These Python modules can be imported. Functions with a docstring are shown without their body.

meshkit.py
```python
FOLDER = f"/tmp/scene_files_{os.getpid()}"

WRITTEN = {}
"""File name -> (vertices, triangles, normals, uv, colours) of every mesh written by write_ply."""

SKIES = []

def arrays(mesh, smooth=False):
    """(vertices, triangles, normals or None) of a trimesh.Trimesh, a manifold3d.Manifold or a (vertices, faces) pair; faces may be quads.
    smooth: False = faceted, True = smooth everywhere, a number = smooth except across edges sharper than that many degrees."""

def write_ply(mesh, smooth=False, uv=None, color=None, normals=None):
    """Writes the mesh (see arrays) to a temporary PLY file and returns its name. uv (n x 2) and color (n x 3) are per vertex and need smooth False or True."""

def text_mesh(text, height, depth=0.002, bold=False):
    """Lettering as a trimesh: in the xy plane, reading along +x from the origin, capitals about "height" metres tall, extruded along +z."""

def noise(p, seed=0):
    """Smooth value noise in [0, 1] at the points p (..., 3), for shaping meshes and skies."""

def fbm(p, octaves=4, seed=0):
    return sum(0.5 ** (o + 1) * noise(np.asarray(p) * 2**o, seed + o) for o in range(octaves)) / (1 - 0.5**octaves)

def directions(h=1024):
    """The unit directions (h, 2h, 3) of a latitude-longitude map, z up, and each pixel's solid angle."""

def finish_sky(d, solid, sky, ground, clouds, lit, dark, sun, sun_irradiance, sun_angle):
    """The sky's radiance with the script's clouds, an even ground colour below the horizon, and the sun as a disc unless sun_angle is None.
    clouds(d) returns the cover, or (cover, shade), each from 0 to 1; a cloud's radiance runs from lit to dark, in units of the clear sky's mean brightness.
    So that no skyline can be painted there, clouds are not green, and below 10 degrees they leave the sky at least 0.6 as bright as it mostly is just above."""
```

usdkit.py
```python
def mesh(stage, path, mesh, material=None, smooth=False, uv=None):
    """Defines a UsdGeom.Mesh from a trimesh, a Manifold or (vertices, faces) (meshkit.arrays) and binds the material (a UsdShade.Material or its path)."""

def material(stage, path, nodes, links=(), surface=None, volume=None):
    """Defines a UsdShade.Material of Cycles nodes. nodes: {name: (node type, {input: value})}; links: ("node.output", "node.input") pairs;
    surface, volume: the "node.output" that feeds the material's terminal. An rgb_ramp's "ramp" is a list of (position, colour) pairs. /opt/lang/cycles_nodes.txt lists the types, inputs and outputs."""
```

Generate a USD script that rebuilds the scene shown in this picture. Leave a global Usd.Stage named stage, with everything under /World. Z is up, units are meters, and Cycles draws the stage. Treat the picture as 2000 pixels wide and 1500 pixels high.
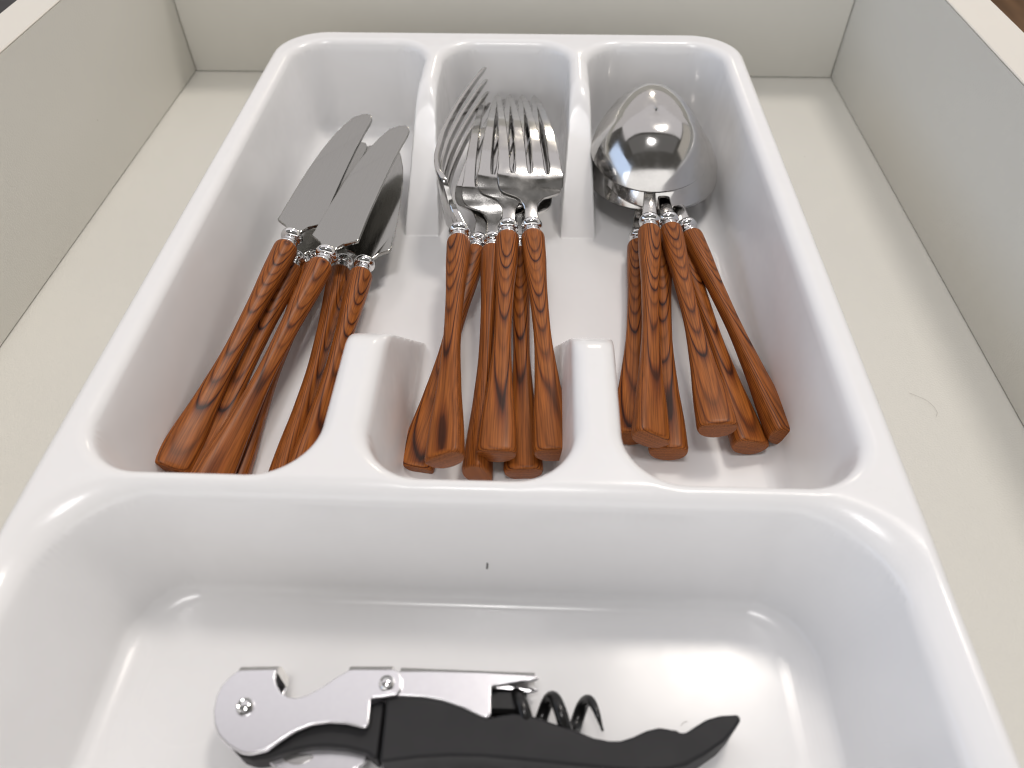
import math, random
import numpy as np, trimesh, shapely, shapely.affinity
from shapely.geometry import Polygon, box as sbox
from scipy.spatial import cKDTree
from scipy.interpolate import PchipInterpolator
import usdkit
from pxr import Usd, UsdGeom, UsdLux, UsdShade, Sdf, Gf, Vt

random.seed(4); rng = np.random.default_rng(4)
stage = Usd.Stage.CreateInMemory()
UsdGeom.SetStageUpAxis(stage, UsdGeom.Tokens.z); UsdGeom.SetStageMetersPerUnit(stage, 1.0)
UsdGeom.Xform.Define(stage, '/World'); UsdGeom.Scope.Define(stage, '/World/Looks')

# ------------------------------------------------------------------ camera
cam = UsdGeom.Camera.Define(stage, '/World/camera')
right = (0.99938, 0.03489, -0.0051); up = (-0.02234, 0.73845, 0.67394); fwd = (-0.02727, 0.67341, -0.73877)
cam.AddTransformOp().Set(Gf.Matrix4d(*right, 0, *up, 0, *[-c for c in fwd], 0, 0, 0, 0.178, 1))
cam.CreateHorizontalApertureAttr(36.0); cam.CreateVerticalApertureAttr(27.0); cam.CreateFocalLengthAttr(26.071)
cam.CreateClippingRangeAttr(Gf.Vec2f(0.01, 50)); cam.CreateFStopAttr(13.0); cam.CreateFocusDistanceAttr(0.235)
cam.CreateExposureAttr(0.56)

# ------------------------------------------------------------------ lamps
def look(o, pos, target):
    z = np.array(pos, float) - np.array(target, float); z /= np.linalg.norm(z)
    x = np.cross([0, 1, 0.001] if abs(z[2]) > .9 else [0, 0, 1], z); x /= np.linalg.norm(x); y = np.cross(z, x)
    o.AddTransformOp().Set(Gf.Matrix4d(*x, 0, *y, 0, *z, 0, *map(float, pos), 1))
def rect(name, pos, target, w, h, color, inten):
    l = UsdLux.RectLight.Define(stage, '/World/' + name); l.CreateWidthAttr(w); l.CreateHeightAttr(h)
    l.CreateColorAttr(Gf.Vec3f(*color)); l.CreateIntensityAttr(inten); look(l, pos, target); return l
def disk(name, pos, target, r, color, inten):
    l = UsdLux.DiskLight.Define(stage, '/World/' + name); l.CreateRadiusAttr(r)
    l.CreateColorAttr(Gf.Vec3f(*color)); l.CreateIntensityAttr(inten); look(l, pos, target); return l
disk('ceiling_lamp', (0.50, 0.95, 1.90), (0, .2, 0), 0.18, (1, .93, .85), 24)  # out of view, casts the side wall shadow and bay floor glare
disk('ceiling_lamp_front', (-0.10, -0.30, 1.90), (0, .15, 0), 0.22, (1, .97, .96), 12)  # added fill lamp, lifts the shadow along the back of the bay
rect('ceiling_glow', (0.0, -0.45, 1.9), (0.0, -0.45, 0), 4.4, 1.5, (1, .98, 1), 0.07)  # unseen overhead panel, placed to light the bay floor
disk('far_lamp', (0.25, 2.7, 0.98), (0, .2, 0), 0.07, (1, .90, .74), 60)  # out of view, placed for the glint at the spoon tip
rect('ceiling_light', (0.0, 1.60, 1.9), (0.0, 1.60, 0), 5.0, 2.2, (1, .96, .99), 0.50)  # unseen bright ceiling, placed for the spoon reflections
rect('wall_light', (0.0, 2.7, 0.95), (0, 2.0, .95), 5.0, 1.88, (1, .95, .96), 0.42)  # unseen bright far wall, mirrored in spoons and blades
rect('window_light', (-2.2, -0.25, 0.62), (0, .15, 0.05), 2.6, 0.9, (.58, .73, 1), 1.05)  # out of view, placed to throw bluish light on left-facing walls
rect('right_wall_light', (2.5, 1.0, 0.95), (0, 1.0, 0.95), 3.2, 1.6, (1, .93, .84), 0.34)  # out of view, placed to light the left side panel
rect('room_behind', (0.0, -1.5, 0.48), (0, .2, 0.02), 5.6, 0.74, (1, .98, .97), 0.95)  # unseen glow behind the camera, lights back panel and bay wall
dome = UsdLux.DomeLight.Define(stage, '/World/room_light')

# ------------------------------------------------------------------ materials
L = '/World/Looks/'
def mat(name, nodes, links=(), surface='p.BSDF'):
    return usdkit.material(stage, L + name, nodes, links, surface=surface)
amb = mat('room_ambience', {'b': ('background_shader', {'color': (1, .95, .88), 'strength': 0.07})}, (), 'b.background')
UsdShade.MaterialBindingAPI.Apply(dome.GetPrim()).Bind(amb)

def metal(name, color, rough, scale=(1, 1, 1), bump=0.0, rv=0.06):
    n = {'tc': ('texture_coordinate', {}), 'm': ('mapping', {'scale': scale}), 'n': ('noise_texture', {'scale': 1.0, 'detail': 4.0}),
         'r': ('map_range', {'from_min': .3, 'from_max': .7, 'to_min': max(rough - rv, .02), 'to_max': rough + rv, 'clamp': True}),
         'b': ('bump', {'strength': bump, 'distance': .0002}),
         'p': ('principled_bsdf', {'base_color': color, 'metallic': 1.0, 'roughness': rough})}
    return mat(name, n, [('tc.object', 'm.vector'), ('m.vector', 'n.vector'), ('n.fac', 'r.value'), ('r.result', 'p.roughness'), ('n.fac', 'b.height')] + ([('b.normal', 'p.normal')] if bump else []))
M_blade = metal('brushed_steel', (.37, .365, .345), .15, (60, 2500, 400), .02, .03)
M_steel = metal('polished_steel', (.54, .53, .515), .13, (170, 170, 170), .035)
M_chrome = metal('chrome', (.78, .78, .78), .05, (300, 300, 300), 0, .02)
M_lever = metal('satin_steel', (.88, .87, .90), .25, (300, 300, 300), 0, .004)

def plastic(name, color, rough, spot=None, bump=.02, bscale=900.0):
    sp = spot or 0.0
    n = {'tc': ('texture_coordinate', {}), 'n': ('noise_texture', {'scale': bscale, 'detail': 2.0}),
         'n2': ('noise_texture', {'scale': 35.0, 'detail': 5.0, 'roughness': .6}),
         'r': ('map_range', {'from_min': .3, 'from_max': .7, 'to_min': rough - .05, 'to_max': rough + .09, 'clamp': True}),
         'c': ('mix', {'color1': tuple(c * .975 for c in color), 'color2': color}),
         'b': ('bump', {'strength': bump, 'distance': .0003}),
         'v': ('noise_texture', {'scale': 330.0, 'detail': 1.0}), 'vr': ('map_range', {'from_min': .825, 'from_max': .88, 'to_min': 0.0, 'to_max': sp, 'clamp': True}), 'dirt': ('mix', {'color2': (.22, .19, .15)}),
         'p': ('principled_bsdf', {'roughness': rough})}
    return mat(name, n, [('tc.object', 'n.vector'), ('tc.object', 'n2.vector'), ('n2.fac', 'r.value'), ('r.result', 'p.roughness'), ('n2.fac', 'c.fac'), ('c.color', 'dirt.color1'), ('tc.object', 'v.vector'), ('v.fac', 'vr.value'), ('vr.result', 'dirt.fac'), ('dirt.color', 'p.base_color'), ('n.fac', 'b.height'), ('b.normal', 'p.normal')])
M_tray = plastic('white_plastic', (.90, .898, .90), .19, spot=0.0, bump=.015, bscale=250.0)
M_black = plastic('black_plastic', (.012, .012, .014), .6, bump=.05, bscale=3000.0)
M_worm = plastic('black_coated_steel', (.012, .012, .012), .22)
M_panel = plastic('melamine', (.745, .73, .675), .40, spot=.7, bump=.3, bscale=1500.0)
M_band = plastic('edge_band', (.78, .745, .67), .45, bump=.08, bscale=1200.0)
M_speck = plastic('dark_speck', (.05, .045, .04), .7)
M_hair = plastic('hair', (.12, .09, .07), .5)
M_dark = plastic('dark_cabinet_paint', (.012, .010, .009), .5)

# wood: thin plies across the handle's thickness, cut through by its curved faces
M_wood = mat('lacquered_wood', {
    'tc': ('texture_coordinate', {}), 'oi': ('object_info', {}),
    'tl': ('math', {'math_type': 'multiply_add', 'value2': .050, 'value3': .014}), 'tx': ('math', {'math_type': 'multiply'}), 'z2': ('math', {'math_type': 'add'}),
    'rnd': ('math', {'math_type': 'multiply', 'value2': 31.7}), 'off': ('combine_xyz', {}),
    'm': ('mapping', {'scale': (9, 40, 40)}), 'add': ('mix', {'mix_type': 'add', 'fac': 1.0}),
    'w1': ('noise_texture', {'scale': 1.0, 'detail': 2.0}),
    's': ('separate_xyz', {}), 'wob': ('math', {'math_type': 'multiply_add', 'value2': .0028, 'value3': -.0014}),
    'z': ('math', {'math_type': 'add'}), 'zf': ('math', {'math_type': 'multiply', 'value2': 1900.0}), 'zr': ('math', {'math_type': 'multiply_add', 'value2': 97.0}),
    'ns': ('math', {'math_type': 'multiply', 'value2': .63}), 'n1': ('noise_texture', {'dimensions': '1D', 'scale': 1.0, 'detail': 1.0}),
    'fr0': ('math', {'math_type': 'fraction'}),
    'rings': ('rgb_ramp', {'ramp': [(0.0, (.19, .047, .009)), (.12, (.34, .104, .020)), (.45, (.36, .113, .022)), (.66, (.26, .074, .015)), (.79, (.15, .036, .008)), (.85, (.038, .010, .004)), (.91, (.038, .010, .004)), (.96, (.11, .027, .007)), (1.0, (.19, .047, .009))]}),
    'tone': ('rgb_ramp', {'ramp': [(0.0, (.13, .031, .007)), (.40, (.23, .059, .012)), (.6, (.36, .110, .021)), (1, (.31, .090, .017))]}),
    'amt': ('map_range', {'from_min': .38, 'from_max': .64, 'to_min': 1.0, 'to_max': .30, 'clamp': True}),
    'col': ('mix', {}),
    'fm': ('mapping', {'scale': (55, 2300, 2300)}), 'fn': ('noise_texture', {'scale': 1.0, 'detail': 3.0}),
    'fr': ('map_range', {'from_min': .3, 'from_max': .7, 'to_min': .58, 'to_max': 1.22, 'clamp': True}),
    'mul': ('mix', {'mix_type': 'multiply', 'fac': 1.0}),
    'b': ('bump', {'strength': .05, 'distance': .0002}),
    'p': ('principled_bsdf', {'roughness': .36, 'specular_ior_level': .22})},
    [('oi.random', 'rnd.value1'), ('rnd.value', 'off.x'), ('rnd.value', 'off.y'), ('tc.object', 'm.vector'), ('m.vector', 'add.color1'), ('off.vector', 'add.color2'),
     ('add.color', 'w1.vector'), ('tc.object', 's.vector'), ('w1.fac', 'wob.value1'), ('wob.value', 'z.value1'), ('s.z', 'z.value2'), ('oi.random', 'tl.value1'), ('tl.value', 'tx.value1'), ('s.x', 'tx.value2'), ('z.value', 'z2.value1'), ('tx.value', 'z2.value2'), ('z2.value', 'zf.value1'),
     ('oi.random', 'zr.value1'), ('zf.value', 'zr.value3'), ('zr.value', 'fr0.value1'), ('fr0.value', 'rings.fac'), ('zr.value', 'ns.value1'), ('ns.value', 'n1.w'),
     ('n1.fac', 'tone.fac'), ('n1.fac', 'amt.value'), ('amt.result', 'col.fac'), ('tone.color', 'col.color1'), ('rings.color', 'col.color2'),
     ('tc.object', 'fm.vector'), ('fm.vector', 'fn.vector'), ('fn.fac', 'fr.value'), ('col.color', 'mul.color1'), ('fr.result', 'mul.color2'),
     ('mul.color', 'p.base_color'), ('fn.fac', 'b.height'), ('b.normal', 'p.normal')])
M_floor = mat('wood_floor', {'tc': ('texture_coordinate', {}), 'm': ('mapping', {'scale': (40, 3, 3)}), 'n': ('noise_texture', {'scale': 1.0, 'detail': 4.0}),
    'r': ('rgb_ramp', {'ramp': [(.3, (.10, .05, .02)), (.6, (.22, .12, .055)), (.8, (.30, .17, .08))]}), 'p': ('principled_bsdf', {'roughness': .45})},
    [('tc.object', 'm.vector'), ('m.vector', 'n.vector'), ('n.fac', 'r.fac'), ('r.color', 'p.base_color')])

# ------------------------------------------------------------------ helpers
taken = {}
def numbered(parent, name):
    k = (parent, name); n = taken.get(k, 0); taken[k] = n + 1
    return name if n == 0 else f'{name}_{n:03d}'
def path_of(o): return str(o.GetPath()) if hasattr(o, 'GetPath') else str(o)
def obj(name, mesh, m, parent='/World', smooth=35):
    pp = path_of(parent)
    g = usdkit.mesh(stage, pp + '/' + numbered(pp, name), mesh, m, smooth=smooth)
    return g.GetPrim()
def tag(o, label=None, cat=None, group=None, kind=None):
    for k, v in (('label', label), ('category', cat), ('group', group), ('kind', kind)):
        if v: o.SetCustomDataByKey(k, v)
    return o
def thing(name, label, cat, group=None):
    x = UsdGeom.Xform.Define(stage, '/World/' + numbered('/World', name)).GetPrim()
    return tag(x, label, cat, group)
def cuboid(lo, hi, bevel=0.0):
    lo, hi = np.array(lo, float), np.array(hi, float)
    if not bevel:
        return trimesh.creation.box(hi - lo, trimesh.transformations.translation_matrix((lo + hi) / 2))
    pts = [[(lo, hi)[c[k]][k] + (bevel if c[k] == 0 else -bevel) * (k != a) for k in range(3)] for c in np.ndindex(2, 2, 2) for a in range(3)]
    return trimesh.convex.convex_hull(np.array(pts))
def loft(sections, caps=True):
    S = np.array(sections); n, k = S.shape[:2]; f = []
    i, j = np.meshgrid(np.arange(n - 1), np.arange(k), indexing='ij'); j2 = (j + 1) % k
    a, b, c, d = i * k + j, i * k + j2, (i + 1) * k + j2, (i + 1) * k + j
    F = np.vstack([np.stack([a, b, c], -1).reshape(-1, 3), np.stack([a, c, d], -1).reshape(-1, 3)])
    V = S.reshape(-1, 3)
    if caps:
        V = np.vstack([V, S[0].mean(0), S[-1].mean(0)]); q = np.arange(k); r = (q + 1) % k
        F = np.vstack([F, np.stack([np.full(k, n * k), r, q], -1), np.stack([np.full(k, n * k + 1), (n - 1) * k + q, (n - 1) * k + r], -1)])
    m = trimesh.Trimesh(V, F, process=False)
    if m.volume < 0: m.invert()
    return m
def lathe_x(profile, n=36):
    t = np.arange(n) * 2 * np.pi / n
    return loft([[(x, r * math.cos(a), r * math.sin(a)) for a in t] for x, r in profile])
def extrude_round(poly, z0, z1, bevel, steps=3):
    """a flat plate with rounded upper and lower rims"""
    rows = []
    prof = [(bevel * (1 - math.sin(a)), bevel * (1 - math.cos(a))) for a in np.linspace(0, math.pi / 2, steps + 1)]
    lv = [(ins, z0 + up) for up, ins in [(p[0], p[1]) for p in prof][::-1]] if False else None
    out = []
    zs = [z0 + bevel * (1 - math.cos(a)) for a in np.linspace(0, math.pi / 2, steps + 1)] + [z1 - bevel * (1 - math.sin(a)) for a in np.linspace(0, math.pi / 2, steps + 1)]
    ins = [bevel * (1 - math.sin(a)) for a in np.linspace(0, math.pi / 2, steps + 1)] + [bevel * (1 - math.cos(a)) for a in np.linspace(0, math.pi / 2, steps + 1)]
    P = np.array(poly.exterior.coords)[:-1]
    if Polygon(P).exterior.is_ccw is False: P = P[::-1]
    e = np.roll(P, -1, 0) - P; e /= np.linalg.norm(e, axis=1, keepdims=True) + 1e-12
    nrm = np.stack([-e[:, 1], e[:, 0]], 1); vn = nrm + np.roll(nrm, 1, 0); vn /= np.maximum((np.linalg.norm(vn, axis=1, keepdims=True) ** 2) / 2, .35)
    V, F, k = [], [], len(P)
    for z, i in zip(zs, ins): V.append(np.column_stack([P + vn * i, np.full(k, z)]))
    q = np.arange(k); r = (q + 1) % k
    for a in range(len(zs) - 1):
        F += [np.stack([a * k + q, a * k + r, (a + 1) * k + r], -1), np.stack([a * k + q, (a + 1) * k + r, (a + 1) * k + q], -1)]
    import mapbox_earcut as me
    Pi = P + vn * ins[-1]
    tri = me.triangulate_float64(Pi, np.array([k], np.uint32)).reshape(-1, 3).astype(int)
    ar = np.cross(Pi[tri[:, 1]] - Pi[tri[:, 0]], Pi[tri[:, 2]] - Pi[tri[:, 0]]); tri[ar < 0] = tri[ar < 0][:, ::-1]; tri = tri[np.abs(ar) > 1e-12]
    nb = len(V) * k; V += [V[0], V[-1]]; F += [tri[:, ::-1] + nb, tri + nb + k]
    m = trimesh.Trimesh(np.vstack(V), np.vstack(F), process=False)
    an = np.concatenate([np.linspace(-math.pi / 2, 0, steps + 1), np.linspace(0, math.pi / 2, steps + 1)])
    un = vn / np.linalg.norm(vn, axis=1, keepdims=True)
    m.metadata['n'] = np.vstack([np.column_stack([-un * math.cos(q), np.full(k, math.sin(q))]) for q in an] + [np.tile([0, 0, -1.], (k, 1)), np.tile([0, 0, 1.], (k, 1))])
    return m
def set_normals(o, m):
    g = UsdGeom.Mesh(o); g.CreateNormalsAttr(Vt.Vec3fArray.FromNumpy(m.metadata['n'].astype(np.float32))); g.SetNormalsInterpolation('vertex')
def plate(name, m, mt, parent): o = obj(name, m, mt, parent, False); set_normals(o, m); return o
def smooth_poly(pts, r, step=.0006):
    p = Polygon(pts).buffer(0)
    p = p.buffer(-r, 8).buffer(2 * r, 8).buffer(-r, 8) if r else p
    if p.geom_type != 'Polygon': p = max(p.geoms, key=lambda g: g.area)
    n = int(p.exterior.length / step)
    return Polygon([p.exterior.interpolate(i / n, normalized=True).coords[0] for i in range(n)])
def tube(points, radii, sides=12):
    p = np.array(points, float); t = np.gradient(p, axis=0); t /= np.linalg.norm(t, axis=1, keepdims=True)
    a = np.cross(t[0], [0.1, .9, .3]); a /= np.linalg.norm(a); secs = []
    for q, d, r in zip(p, t, np.broadcast_to(radii, len(p))):
        a = a - d * (a @ d); a /= np.linalg.norm(a); b = np.cross(d, a)
        secs.append([q + r * (math.cos(x) * a + math.sin(x) * b) for x in np.arange(sides) * 2 * np.pi / sides])
    return loft(secs)

# ------------------------------------------------------------------ the drawer
XL, XR, YB, ZT, T = -.1819, .1510, .3817, .0698, .0160
Y0 = -.06
dr = thing('drawer', 'open white melamine drawer with cream edged sides around the cutlery tray', 'drawer')
obj('base_panel', cuboid((XL - .006, Y0, -.012), (XR + .006, YB + .006, 0)), M_panel, dr)
for x0, x1 in ((XL - T, XL), (XR, XR + T)):
    s = obj('side_panel', cuboid((x0, Y0, .0005), (x1, YB + T, ZT - .0008)), M_panel, dr)
    obj('edge_band', cuboid((x0, Y0, ZT - .0008), (x1, YB + T, ZT), .0003), M_band, s)
b = obj('back_panel', cuboid((XL + .0005, YB, .0005), (XR - .0005, YB + T, ZT - .0008)), M_panel, dr)
obj('edge_band', cuboid((XL + .0005, YB, ZT - .0008), (XR - .0005, YB + T, ZT), .0003), M_band, b)
fl = obj('floor', cuboid((-3, -2, -.62), (3, 4, -.60)), M_floor); tag(fl, kind='structure', label='brown wooden floor far below the drawer')
cb = obj('cabinet', cuboid((-1.0, -.5, -.595), (-.26, 1.2, -.02), .003), M_dark); tag(cb, kind='structure', label='dark cabinet left of the drawer')  # plain near-black block filling the dark corner beside the drawer

# ------------------------------------------------------------------ the tray: one moulded shell
XC, ZR, ZF = -.0140, .0420, .0032
def rrect(x0, y0, x1, y1, r): return sbox(x0 + r, y0 + r, x1 - r, y1 - r).buffer(r, 24)
outer = rrect(XC - .0998, -.006, XC + .0998, .3335, .022)
LIP = .0905
comp = sbox(XC - LIP, .0965, XC + LIP, .3215)
for s in (-1, 1):
    cx = XC + s * .0303
    c1 = cx - .0004; comp = comp.difference(sbox(c1 - .0057, .05, c1 + .0057, .1840)).difference(sbox(cx - .0041, .2350, cx + .0041, .36))
comp = comp.buffer(-.0150, 24).buffer(.0150, 24)
comp = comp.buffer(.0030, 24).buffer(-.0030, 24)
SQ = .44                                          # the bay's side walls lean twice as much as its back wall
bay = shapely.affinity.scale(rrect(XC - LIP, .004, XC + LIP, .0898, .021), SQ, 1, origin=(0, 0))
def wall_profile(draft, rl, rf, depth):
    """height below the rim against the distance inward from the lip"""
    th = math.atan(draft / depth); pts = []
    for a in np.linspace(0, math.pi / 2 - th, 14): pts.append((-rl + rl * math.sin(a), -rl + rl * math.cos(a)))
    x, z = pts[-1]; zend = -depth + rf * (1 - math.sin(th)); x2 = x + (z - zend) * math.tan(th)
    pts.append((x2, zend))
    cx, cz = x2 + rf * math.cos(th), -depth + rf
    for a in np.linspace(th, math.pi / 2, 12)[1:]: pts.append((cx - rf * math.cos(a), cz - rf * math.sin(a)))
    pts.append((.3, -depth)); return np.array(pts)
RL = .0036
prof_c = wall_profile(.0050, RL, .0065, ZR - ZF); prof_d = wall_profile(.0034, .0042, .0030, ZR - ZF); prof_b = wall_profile(.0042, .0058, .0042, ZR - ZF)
prof_o = np.array([(0, -.010), (.0006, -.0042)] + [(.0008 + .0026 * (1 - math.cos(a)), -.0026 + .0026 * math.sin(a)) for a in np.linspace(0, math.pi / 2, 9)] + [(1, 0)])
def sdist(poly, P):
    n = int(poly.exterior.length / .00012)
    B = np.array([poly.exterior.interpolate(i / n, normalized=True).coords[0] for i in range(n)])
    d, i = cKDTree(B).query(P); s = np.where(shapely.contains_xy(poly, P[:, 0], P[:, 1]), 1.0, -1.0)
    return d * s, B[i]
h = .00048
gx = np.arange(XC - .1012, XC + .1013, h); gy = np.arange(-.008, .3355, h)
X, Y = np.meshgrid(gx, gy, indexing='ij'); P2 = np.stack([X.ravel(), Y.ravel()], 1)
do, bo = sdist(outer, P2)
snap = (do < 0) & (do > -1.6 * h); P2[snap] = bo[snap]; do[snap] = 0
def height(P):
    z = np.interp(sdist(outer, P)[0], prof_o[:, 0], prof_o[:, 1])
    dc = sdist(comp, P)[0]; w = np.clip((np.minimum(np.abs(P[:, 0] - XC - .0303), np.abs(P[:, 0] - XC + .0303)) - .012) / .012, 0, 1); w = w * w * (3 - 2 * w)
    z = z + (1 - w) * np.interp(dc, prof_d[:, 0], prof_d[:, 1], left=0) + w * np.interp(dc, prof_c[:, 0], prof_c[:, 1], left=0)
    for cx, cy in ((-.0765, .0600),):      # faint round moulding marks in the bay floor
        z = z + .00005 * np.clip((np.hypot(P[:, 0] - cx, P[:, 1] - cy) - .0112) / .0008, 0, 1)
    return ZR + z - .00005 + np.interp(sdist(bay, P * [SQ, 1])[0], prof_b[:, 0], prof_b[:, 1], left=0)
height0 = height
def smin(a, b, k):
    q = np.clip(.5 + .5 * (b - a) / k, 0, 1); return b * (1 - q) + a * q - k * q * (1 - q)
def height(P):
    z = height0(P)
    for s in (-1, 1):
        on = np.abs(P[:, 0] - (XC + s * .0303)) < .0160
        for yend, sg, sl in ((.2362, 1, .84), (.1770, -1, 1.10)):      # the free ends slope down to the floor
            t = (P[:, 1] - yend) * sg; c = ZF + t * sl
            z = np.where(on & (t > 0) & (t < .075), np.maximum(smin(z, c, .0065), ZF), np.where(on & (t <= 0) & (t > -.02), ZF, z))
    return z
Z = height(P2)
e = .00022
N = np.stack([-(height(P2 + [e, 0]) - height(P2 - [e, 0])) / (2 * e), -(height(P2 + [0, e]) - height(P2 - [0, e])) / (2 * e), np.ones(len(P2))], 1)
N /= np.linalg.norm(N, axis=1, keepdims=True)
nx, ny = X.shape; i, j = np.meshgrid(np.arange(nx - 1), np.arange(ny - 1), indexing='ij')
a, b_, c, d = i * ny + j, (i + 1) * ny + j, (i + 1) * ny + j + 1, i * ny + j + 1
ok = (do > -1e-9)
F = np.vstack([np.stack([a, b_, c], -1).reshape(-1, 3), np.stack([a, c, d], -1).reshape(-1, 3)])
F = F[ok[F].all(1)]
V = np.column_stack([P2, Z]); used = np.unique(F); remap = np.full(len(V), -1); remap[used] = np.arange(len(used))
tr = thing('cutlery_tray', 'white moulded plastic tray with three cutlery compartments and a front bay', 'cutlery tray')
tm = usdkit.mesh(stage, '/World/cutlery_tray/tray_shell', (V[used], remap[F]), M_tray, smooth=False)
tm.CreateNormalsAttr(Vt.Vec3fArray.FromNumpy(N[used].astype(np.float32))); tm.SetNormalsInterpolation('vertex')

# ------------------------------------------------------------------ cutlery
LH = .090
def make_handle():
    xs = np.concatenate([-LH + np.array([0, .0003, .0008, .0016]), np.linspace(-LH + .0035, -.0035, 40), [-.0018, -.0008, -.0002, 0]])
    w = PchipInterpolator([-LH, -.080, -.065, -.045, -.028, -.010, 0], [.0057, .0051, .0037, .0027, .0030, .0039, .0041])
    ht = PchipInterpolator([-LH, -.080, -.065, -.045, -.028, -.010, 0], [.0029, .0027, .0023, .00215, .0025, .0036, .0040])
    hb = PchipInterpolator([-LH, -.080, -.065, -.045, -.028, -.010, 0], [.0052, .0045, .0033, .0025, .0027, .0037, .0040])
    ex = PchipInterpolator([-LH, -.06, -.03, -.012, 0], [2.9, 2.7, 2.4, 2.1, 2.0])
    t = np.arange(48) * 2 * np.pi / 48; secs = []
    for x in xs:
        sh = 0
        if x < -LH + .0016: q = (x + LH) / .0016; sh = .0007 * (1 - math.sqrt(1 - (1 - q) ** 2))
        if x > -.0018: q = -x / .0018; sh = .0010 * (1 - math.sqrt(max(0, 1 - (1 - q) ** 2)))
        W, A, B, e_ = w(x) - sh, ht(x) - sh, hb(x) - sh, ex(x)
        c, s = np.cos(t), np.sin(t); n = np.where(s > 0, e_, 2.15)
        y = W * np.sign(c) * np.abs(c) ** (2 / n); z = np.where(s > 0, A, B) * np.sign(s) * np.abs(s) ** (2 / n)
        tilt = .10 if x < -LH + .002 else 0
        secs.append(np.stack([np.full(48, x) - z * tilt, y, z], 1))
    return loft(secs)
FER = [(-.0006, .0026), (0, .0031), (.0006, .0032), (.0009, .0030), (.0010, .0025), (.0016, .0025), (.0018, .0029), (.0022, .0029), (.0024, .0025), (.0030, .0024)] + \
      [(.0048 - .0019 * math.cos(q), .0020 + .0018 * math.sin(q)) for q in np.linspace(.35, math.pi - .3, 12)] + [(.0068, .0018)]
H_MESH = make_handle(); F_MESH = lathe_x(FER)
def bar_section(x, z, y0, y1, th, crown=0.0, slope=0.0, n=9, bev=.0003):
    b = min(bev, th * .45, (y1 - y0) * .3); ys = np.linspace(y0 + b, y1 - b, n); m, hw = (y0 + y1) / 2, (y1 - y0) / 2
    zt = -crown * ((ys - m) / hw) ** 2
    top = [(y, zz) for y, zz in zip(ys, zt)]; bot = [(y, zz - th) for y, zz in zip(ys, zt)][::-1]
    ring = [(y0, zt[0] - b)] + top + [(y1, zt[-1] - b), (y1, zt[-1] - th + b)] + bot + [(y0, zt[0] - th + b)]
    ns, nc = math.sin(slope), math.cos(slope)
    return [(x - ns * q, y, z + nc * q) for y, q in ring]
fz = PchipInterpolator([.004, .010, .014, .019, .0245, .029, .036, .050, .070, .088, .103], np.array([0, .0017, .0031, .0054, .0076, .0086, .0091, .0080, .0038, -.0018, -.0074]))
fslope = fz.derivative()
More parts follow.
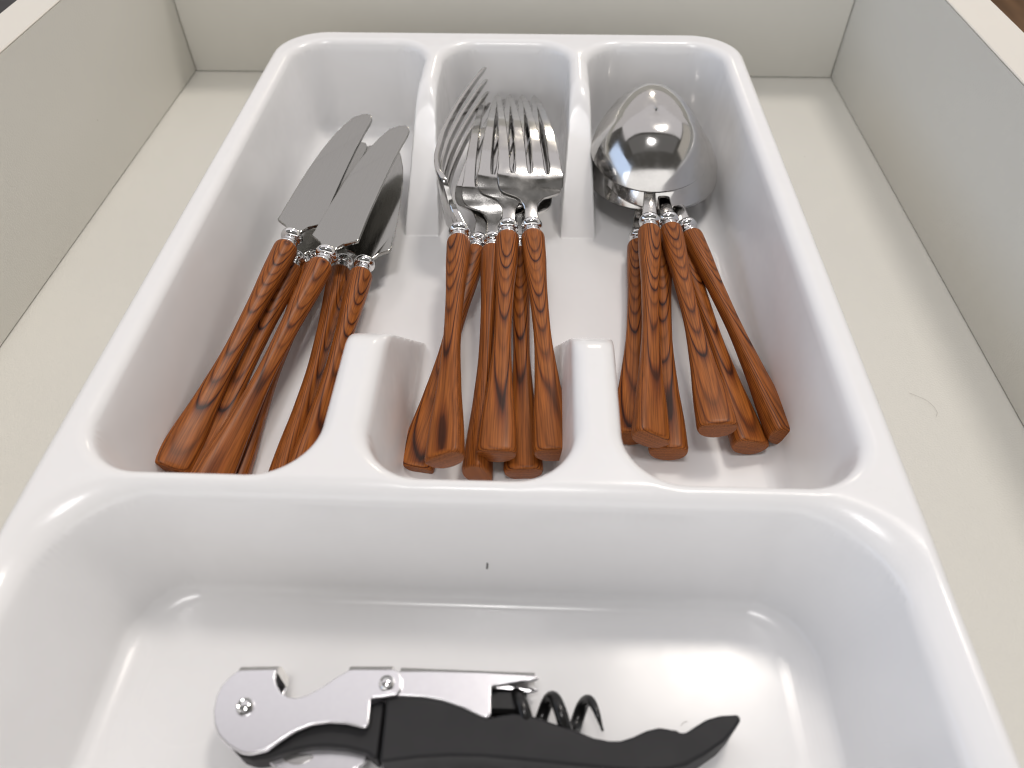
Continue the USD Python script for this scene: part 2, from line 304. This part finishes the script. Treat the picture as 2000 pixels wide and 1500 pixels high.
def fork_parts(t):
    W = PchipInterpolator([.005, .012, .0155, .018, .0205, .0245, .030], [.0028, .0024, .0044, .0104, .0117, .0120, .0120])
    xs = np.concatenate([np.linspace(.0055, .014, 8), np.linspace(.0148, .0245, 18)])
    obj('neck', loft([bar_section(x, fz(x), -W(x), W(x), .0026 - .0006 * min(1, x / .02), .0002, math.atan(fslope(x))) for x in xs[:9]]), M_steel, t)
    hd = obj('head', loft([bar_section(x, fz(x), -W(x), W(x), .0018, .0004 * min(1, (x - .0148) / .005 + .1) * min(1, max(0, (.0245 - x) / .005)), math.atan(fslope(x))) for x in xs[8:]]), M_steel, t)
    for k in range(4):
        c0 = (k - 1.5) * .00626; secs = []
        for x in np.linspace(.0245, .1025, 34):
            u = (x - .0245) / .078; hw = .00232 - .00128 * u ** .7
            if u == 0: hw = .00262
            if u > .93: hw *= math.sqrt(max(.08, 1 - ((u - .93) / .07) ** 2))
            c = c0 * (1 - .14 * u); q = (c0 / .0108)
            secs.append(bar_section(x, fz(x), c - hw, c + hw, .0018 - .0006 * u, 0, math.atan(fslope(x)), n=4))
        obj('tine', loft(secs), M_steel, hd)
def spoon_parts(t):
    obj('neck', loft([bar_section(x, .0004 + .0014 * ((x - .0055) / .016), -w_, w_, .0026, .0003, .21) for x, w_ in zip(np.linspace(.0055, .0215, 12), np.linspace(.0027, .0020, 12))]), M_steel, t)
    na, nr, s0 = 72, 26, .044; D = .0176; V, F = [], []
    th = np.arange(na) * 2 * np.pi / na; rr = np.linspace(0, 1, nr) ** .85
    bx = np.where(np.cos(th) > 0,   .044, .0255) * np.cos(th); by =   .0228 * np.sin(th) * (1 - .10 * np.clip(np.cos(th), 0, 1))
    def zz(r, a): return D * (1 - r ** (2.6 + .7 * max(0, -math.cos(a)))) + .0032
    top = np.array([[(s0 + r * x, r * y, zz(r, a) + .0004 * math.cos(a)) for x, y, a in zip(bx, by, th)] for r in rr])
    sc = 1 - .0012 / .0228
    bot = np.array([[(s0 + r * sc * x, r * sc * y, zz(r, a) - .0013 + .0004 * math.cos(a)) for x, y, a in zip(bx, by, th)] for r in rr])
    m = loft(np.concatenate([top, [top[-1] * .5 + bot[-1] * .5 + [0, 0, -.0004]], bot[::-1]]), caps=False)
    if m.volume < 0: m.invert()
    obj('bowl', m, M_steel, t, 50)
def knife_parts(t, serr=True):
    spine = [(.0055, -.0024), (.0075, -.0027), (.0098, -.0044), (.0115, -.0074), (.0124, -.0087), (.025, -.0080), (.040, -.0076), (.055, -.0074), (.066, -.0076), (.0730, -.0080), (.0762, -.0078)]
    edge = [(.0782, -.0068), (.0788, -.0050), (.0782, -.0028), (.0758, .0002), (.070, .0024), (.063, .0043), (.053, .0060), (.041, .0072), (.028, .0079), (.0124, .0082), (.0115, .0070), (.0098, .0044), (.0075, .0027), (.0055, .0024)]
    ep = Polygon(spine + edge); ep = smooth_poly(list(ep.exterior.coords)[:-1], .0007, .0005)
    Q = np.array(ep.exterior.coords)[:-1]; out = []
    for k, (x, y) in enumerate(Q):
        if y > -.0055 and .022 < x < .078: y -= .00026 * (k % 2)
        out.append((x, y))
    m = extrude_round(Polygon(out), -.0007, .0007, .00025, 2)
    v = m.vertices.copy(); u = np.clip((v[:, 1] + .004) / .012, 0, 1); v[:, 2] *= 1 - .72 * u ** 1.5 * np.clip((v[:, 0] - .012) / .003, 0, 1)
    obj('blade', trimesh.Trimesh(v, m.faces, process=False), M_blade, t, 30)
def frame(yaw, pitch, roll):
    d = np.array([math.sin(yaw) * math.cos(pitch), math.cos(yaw) * math.cos(pitch), math.sin(pitch)])
    l = np.array([-math.cos(yaw), math.sin(yaw), 0.]); u = np.cross(d, l); c, s = math.cos(roll), math.sin(roll)
    return np.array([d, c * l + s * u, -s * l + c * u])
POSES = {
    'k1': [-0.0856, 0.2047, 0.0214, 0.1447, 0.101],
    'k2': [-0.0853, 0.2027, 0.0134, 0.0914, 0.05],
    'k3': [-0.0712, 0.1942, 0.0224, 0.1757, 0.1027],
    'k4': [-0.069, 0.2054, 0.0102, -0.0228, 0.0105],
    'k5': [-0.0597, 0.1986, 0.015, 0.0321, 0.0527],
    'k6': [-0.0791, 0.2065, 0.0105, 0.0621, 0.0389],
    'a': [-0.0262, 0.2065, 0.0238, -0.036, 0.045],
    'b': [-0.0211, 0.2126, 0.015, 0.1367, 0.1186],
    'c': [-0.0149, 0.2092, 0.018, -0.0108, 0.1061],
    'd': [-0.0097, 0.2119, 0.0218, -0.0042, 0.0739],
    'e': [-0.001, 0.2117, 0.0226, -0.0821, 0.0716],
    'f': [-0.0053, 0.2116, 0.0152, -0.0377, 0.0895],
    's1': [0.0381, 0.2244, 0.0098, 0.1048, 0.0144],
    's2': [0.0401, 0.2176, 0.0213, 0.0762, 0.0558],
    's3': [0.0452, 0.2191, 0.0129, 0.067, 0.0493],
    's4': [0.0481, 0.2213, 0.0193, -0.0411, 0.0229],
    's5': [0.0535, 0.2218, 0.0113, -0.1081, 0.0309],
    's6': [0.0562, 0.223, 0.0156, -0.1901, 0.0564],
}
protos = {}
def place(name, builder, cat, group, pose, roll, label, hroll=0.0):
    t = thing(name, label, cat, group)
    if name not in protos:
        hx = obj('handle', H_MESH, M_wood, t, 40); UsdGeom.Xformable(hx).AddRotateXOp().Set(0.0)
        obj('ferrule', F_MESH, M_chrome, t, 60); builder(t); protos[name] = t
        # the class the copies refer to
    else:
        t.GetReferences().AddInternalReference(protos[name].GetPath())
        tag(t, label, cat, group)
    hp = stage.OverridePrim(str(t.GetPath()) + '/handle')
    hp.GetAttribute('xformOp:rotateX').Set(math.degrees(hroll))
    Mx = frame(pose[3], pose[4], roll); x = UsdGeom.Xformable(t); x.ClearXformOpOrder()
    op = x.GetTransformOp() if hasattr(x, 'GetTransformOp') and False else x.AddTransformOp()
    op.Set(Gf.Matrix4d(*Mx[0], 0, *Mx[1], 0, *Mx[2], 0, *pose[:3], 1))
    return t
KN, FN, SN = 'knives in the left compartment', 'forks in the middle compartment', 'spoons in the right compartment'
LAB = [
 ('table_knife', 'k1', KN, 'serrated knife whose handle lies leftmost in the left compartment, blade uppermost', 0, .0, .45),
 ('table_knife', 'k2', KN, 'knife with shaded handle just right of the leftmost knife, its blade underneath', 0, 0, .2),
 ('table_knife', 'k3', KN, 'serrated knife lying on top in the middle of the knives, tip touching the divider', 0, 0, .6),
 ('table_knife', 'k4', KN, 'knife second from right in the left compartment, shaded under its neighbours', 0, 0, 1.2),
 ('table_knife', 'k5', KN, 'rightmost knife, its serrated edge facing the divider and its handle end behind the stub', math.pi, 0, math.pi + .8),
 ('table_knife', 'k6', KN, 'mostly hidden knife lying underneath the topmost middle knife', 0, 0, 0),
 ('dinner_fork', 'a', FN, 'fork turned on its side against the left divider, tines showing in profile', -1.65, 0, 1.1),
 ('dinner_fork', 'b', FN, 'fork whose handle slants to the lower left beneath the fork on its side', 0, 0, 0.05),
 ('dinner_fork', 'c', FN, 'fork with dark reddish handle partly covered by the central top fork', 0, 0, 1.3),
 ('dinner_fork', 'd', FN, 'fork lying on top in the centre with a flat handle end facing the front', 0.03, 0, 0),
 ('dinner_fork', 'e', FN, 'topmost rightmost fork with nested arches of grain along its handle', .08, 0, -.08),
 ('dinner_fork', 'f', FN, 'fork with dark shaded handle low between the two upper right forks', 0, 0, -.1),
 ('table_spoon', 's1', SN, 'leftmost spoon handle, low against the stub in the right compartment', 0, 0, -.25),
 ('table_spoon', 's2', SN, 'topmost spoon with its full domed bowl showing and ridged handle end', 0, 0, .5),
 ('table_spoon', 's3', SN, 'spoon whose handle shows low behind the second handle from the left', 0, 0, -.1),
 ('table_spoon', 's4', SN, 'upper spoon third in from the right with square flat handle end', 0, 0, -.05),
 ('table_spoon', 's5', SN, 'low spoon with dark olive handle between the two right hand spoons', 0, 0, .35),
 ('table_spoon', 's6', SN, 'rightmost spoon, its handle slanting furthest towards the lower right', 0, 0, .6),
]
BLD = {'table_knife': (knife_parts, 'knife'), 'dinner_fork': (fork_parts, 'fork'), 'table_spoon': (spoon_parts, 'spoon')}
for name, key, grp, lab, roll, _, hr in LAB:
    bd, cat = BLD[name]; place(name, bd, cat, grp, POSES[key], roll, lab, hr)

# ------------------------------------------------------------------ the corkscrew
mm = lambda p: [(x * .001, y * .001) for x, y in p]
LA = mm([(-63.2, 61.3), (-64.7, 59.9), (-66.0, 57.9), (-66.4, 55.5), (-66.1, 52.5), (-65.2, 50.0), (-63.7, 47.8), (-61.0, 45.8), (-58.0, 44.5), (-56.7, 44.3), (-55.4, 44.4), (-52.9, 45.1), (-50.5, 47.0), (-47.6, 49.1), (-44.6, 50.4), (-41.0, 51.0), (-37.3, 50.9), (-33.8, 50.2), (-33.1, 50.2), (-32.6, 51.1), (-32.8, 54.0), (-33.0, 56.2), (-30.1, 56.6), (-27.6, 57.1), (-26.8, 58.3), (-27.0, 60.9), (-27.8, 62.2), (-29.0, 62.6), (-38.7, 62.3), (-41.2, 60.6), (-44.2, 58.2), (-46.6, 56.6), (-48.8, 55.8), (-50.9, 55.9), (-52.7, 56.9), (-54.0, 58.4), (-54.8, 60.0), (-54.8, 61.8)])
LB = mm([(-28.7, 62.6), (-20.6, 62.9), (-10.1, 63.0), (-1.0, 62.8), (2.7, 62.6), (3.0, 62.0), (0.9, 61.4), (-0.3, 61.4), (-7.3, 60.0), (-7.3, 57.8), (-7.1, 54.2), (-7.5, 53.5), (-8.5, 53.4), (-9.8, 53.8), (-13.3, 55.3), (-17.9, 56.6), (-22.1, 57.2), (-30.4, 57.3), (-30.6, 61.5)])
HA = mm([(-30.2, 58.0), (-22.3, 58.7), (-15.5, 57.2), (-9.1, 54.4), (-7.0, 53.7), (-5.7, 54.2), (-2.3, 54.8), (1.1, 54.5), (5.2, 53.3), (10.2, 51.9), (14.5, 50.4), (17.8, 49.9), (20.1, 50.0), (22.8, 50.9), (25.6, 52.2), (28.3, 52.9), (30.3, 52.7), (31.2, 52.5), (32.0, 52.6), (32.6, 52.0), (33.9, 52.1), (36.0, 53.4), (38.6, 54.9), (41.7, 55.8), (44.5, 56.0), (45.3, 56.5), (46.2, 56.1), (45.9, 55.0), (44.3, 53.0), (41.7, 50.5), (37.3, 47.7), (33.1, 45.6), (29.1, 44.6), (23.9, 44.2), (17.5, 44.4), (11.0, 44.8), (4.5, 45.2), (-2.0, 45.6), (-8.6, 45.9), (-15.1, 45.8), (-22.0, 45.2), (-29.6, 44.0)])
HB = mm([(-30.5, 57.0), (-30.2, 44.4), (-32.8, 46.2), (-37.3, 47.0), (-41.0, 47.2), (-44.6, 47.0), (-47.9, 46.3), (-51.0, 45.2), (-53.1, 44.4), (-56.1, 43.9), (-58.9, 44.5), (-63.2, 47.6), (-63.4, 54.6), (-51.5, 54.5), (-40, 54)])
KB = mm([(-55.0, 45.4), (-51.4, 47.1), (-45.6, 48.6), (-41.7, 48.4), (-37.9, 47.8), (-33.1, 46.7), (-33.4, 45.3), (-34.8, 44.0), (-37.0, 42.9), (-42.0, 41.6), (-47.0, 41.4), (-51.0, 42.8), (-53.4, 44.3)])
ZB = ZF
ck = thing('corkscrew', 'folded waiter corkscrew with steel levers, black handle and black worm in the front bay', 'corkscrew')
def lever(poly_pts, z0, z1, r, tops):
    p = smooth_poly(poly_pts, r)
    m = extrude_round(p, z1 - .0013, z1, .0004); o = plate('lever', m, M_lever, ck)
    plate('lower_plate', extrude_round(p, z0, z0 + .0013, .0004), M_lever, o)
    for (xa, ya), (xb, yb) in tops:      # folded spine joining the two side plates, with a rolled edge
        R = .0030; secs = []
        prof = [(-.0004, z1 - .0003)] + [(R * math.sin(q) * .62, z1 - R + R * math.cos(q) - .0003) for q in np.linspace(.3, math.pi / 2, 7)] + [(R * .62, z0 + .0008), (0, z0 + .0004), (-.0004, z0 + .0014), (-.0004, z1 - .0014)]
        for u in np.linspace(0, 1, 6): secs.append([(xa + (xb - xa) * u, ya + (yb - ya) * u + q - .0002, z) for q, z in prof])
        obj('spine', loft(secs), M_steel, o, 40)
lever(LA, ZB + .0018, ZB + .0122, .0002, [((-.0632, .0613), (-.0546, .0617)), ((-.0390, .0622), (-.0295, .0625))])
lever(LB, ZB + .0028, ZB + .0112, .0002, [((-.0278, .0627), (.0020, .0625))])
plate('handle', extrude_round(smooth_poly(HA, .0009), ZB + .0004, ZB + .0107, .0008, 5), M_black, ck)
plate('handle_tail', extrude_round(smooth_poly(HB, .0005), ZB + .0030, ZB + .0095, .0008, 4), M_black, ck)
kb = plate('foil_knife', extrude_round(smooth_poly(KB, .0004), ZB + .0044, ZB + .0064, .0003, 2), M_lever, ck)
nick = Polygon([(-.0478 + .0034 * math.cos(q), .0452 + .0011 * math.sin(q) + .0006 * math.cos(q) ** 2) for q in np.linspace(0, 2 * np.pi, 28)[:-1]])
plate('nail_nick', extrude_round(nick, ZB + .0060, ZB + .00655, .0002, 2), M_steel, kb)
for x, y, r in ((-.0595, .0536, .00188), (-.0301, .0595, .00172)):
    prof = [(0, r), (.0003, r), (.0007, r * .92), (.00095, r * .75), (.00085, r * .6), (.0010, r * .4), (.0011, .0001)]
    m = lathe_x(prof, 28); m.apply_transform(trimesh.transformations.rotation_matrix(-math.pi / 2, (0, 1, 0))); m.apply_translation((x, y, ZB + .0121))
    obj('rivet', m, M_chrome, ck, 30)
q = np.linspace(-.05, 2.86, 150); hx = -.0060 + .00790 * q; ph = 2 * np.pi * (q - .46)
ramp = np.clip((2.86 - q) / .5, .08, 1) ** .6
hel = np.stack([hx, .0563 - .0003 * q + .0037 * np.cos(ph), ZB + .0064 + .0037 * np.sin(ph)], 1)
obj('worm', tube(hel, .0014 * ramp, 14), M_worm, ck, 60)
obj('worm_mount', cuboid((-.0105, .0555, ZB + .0045), (.0004, .0606, ZB + .0085), .0008), M_worm, ck)

# ------------------------------------------------------------------ small things lying about
sp = obj('crumb', tube([(-.0096, .0845, .0212), (-.0095, .0848, .0222), (-.0095, .0849, .0229)], .00022, 6), M_speck)
tag(sp, 'tiny dark crumb stuck on the bay wall behind the corkscrew', 'crumb')
c2 = obj('crumb', tube([(-.0314, .1999, .0033), (-.0309, .2004, .0036), (-.0306, .2012, .0034)], (.0002, .0004, .0002), 6), plastic('yellow_crumb', (.62, .45, .18), .6))
tag(c2, 'tiny yellowish crumb on the tray floor left of the fork lying on its side', 'crumb')
hb = np.array([(.0292 + .0016 * u, .0585 + .0008 * u + .0003 * math.sin(3 * u), .0034 + .0003 * u) for u in np.linspace(0, 1, 12)])
hb = hb + [.0058, -.0018, 0]
tag(obj('hair_strand', tube(hb, .00004, 5), M_hair), 'very short dark hair in the front bay right of the corkscrew tip', 'hair')
hr = np.array([(.1205 + .006 * math.sin(2.2 * u), .162 - .010 * u, .0003 + .0004 * math.sin(5 * u) ** 2) for u in np.linspace(0, 1, 24)])
hr_o = obj('hair_strand', tube(hr, .000028, 5), M_hair); tag(hr_o, 'fine dark hair on the drawer base right of the tray', 'hair')
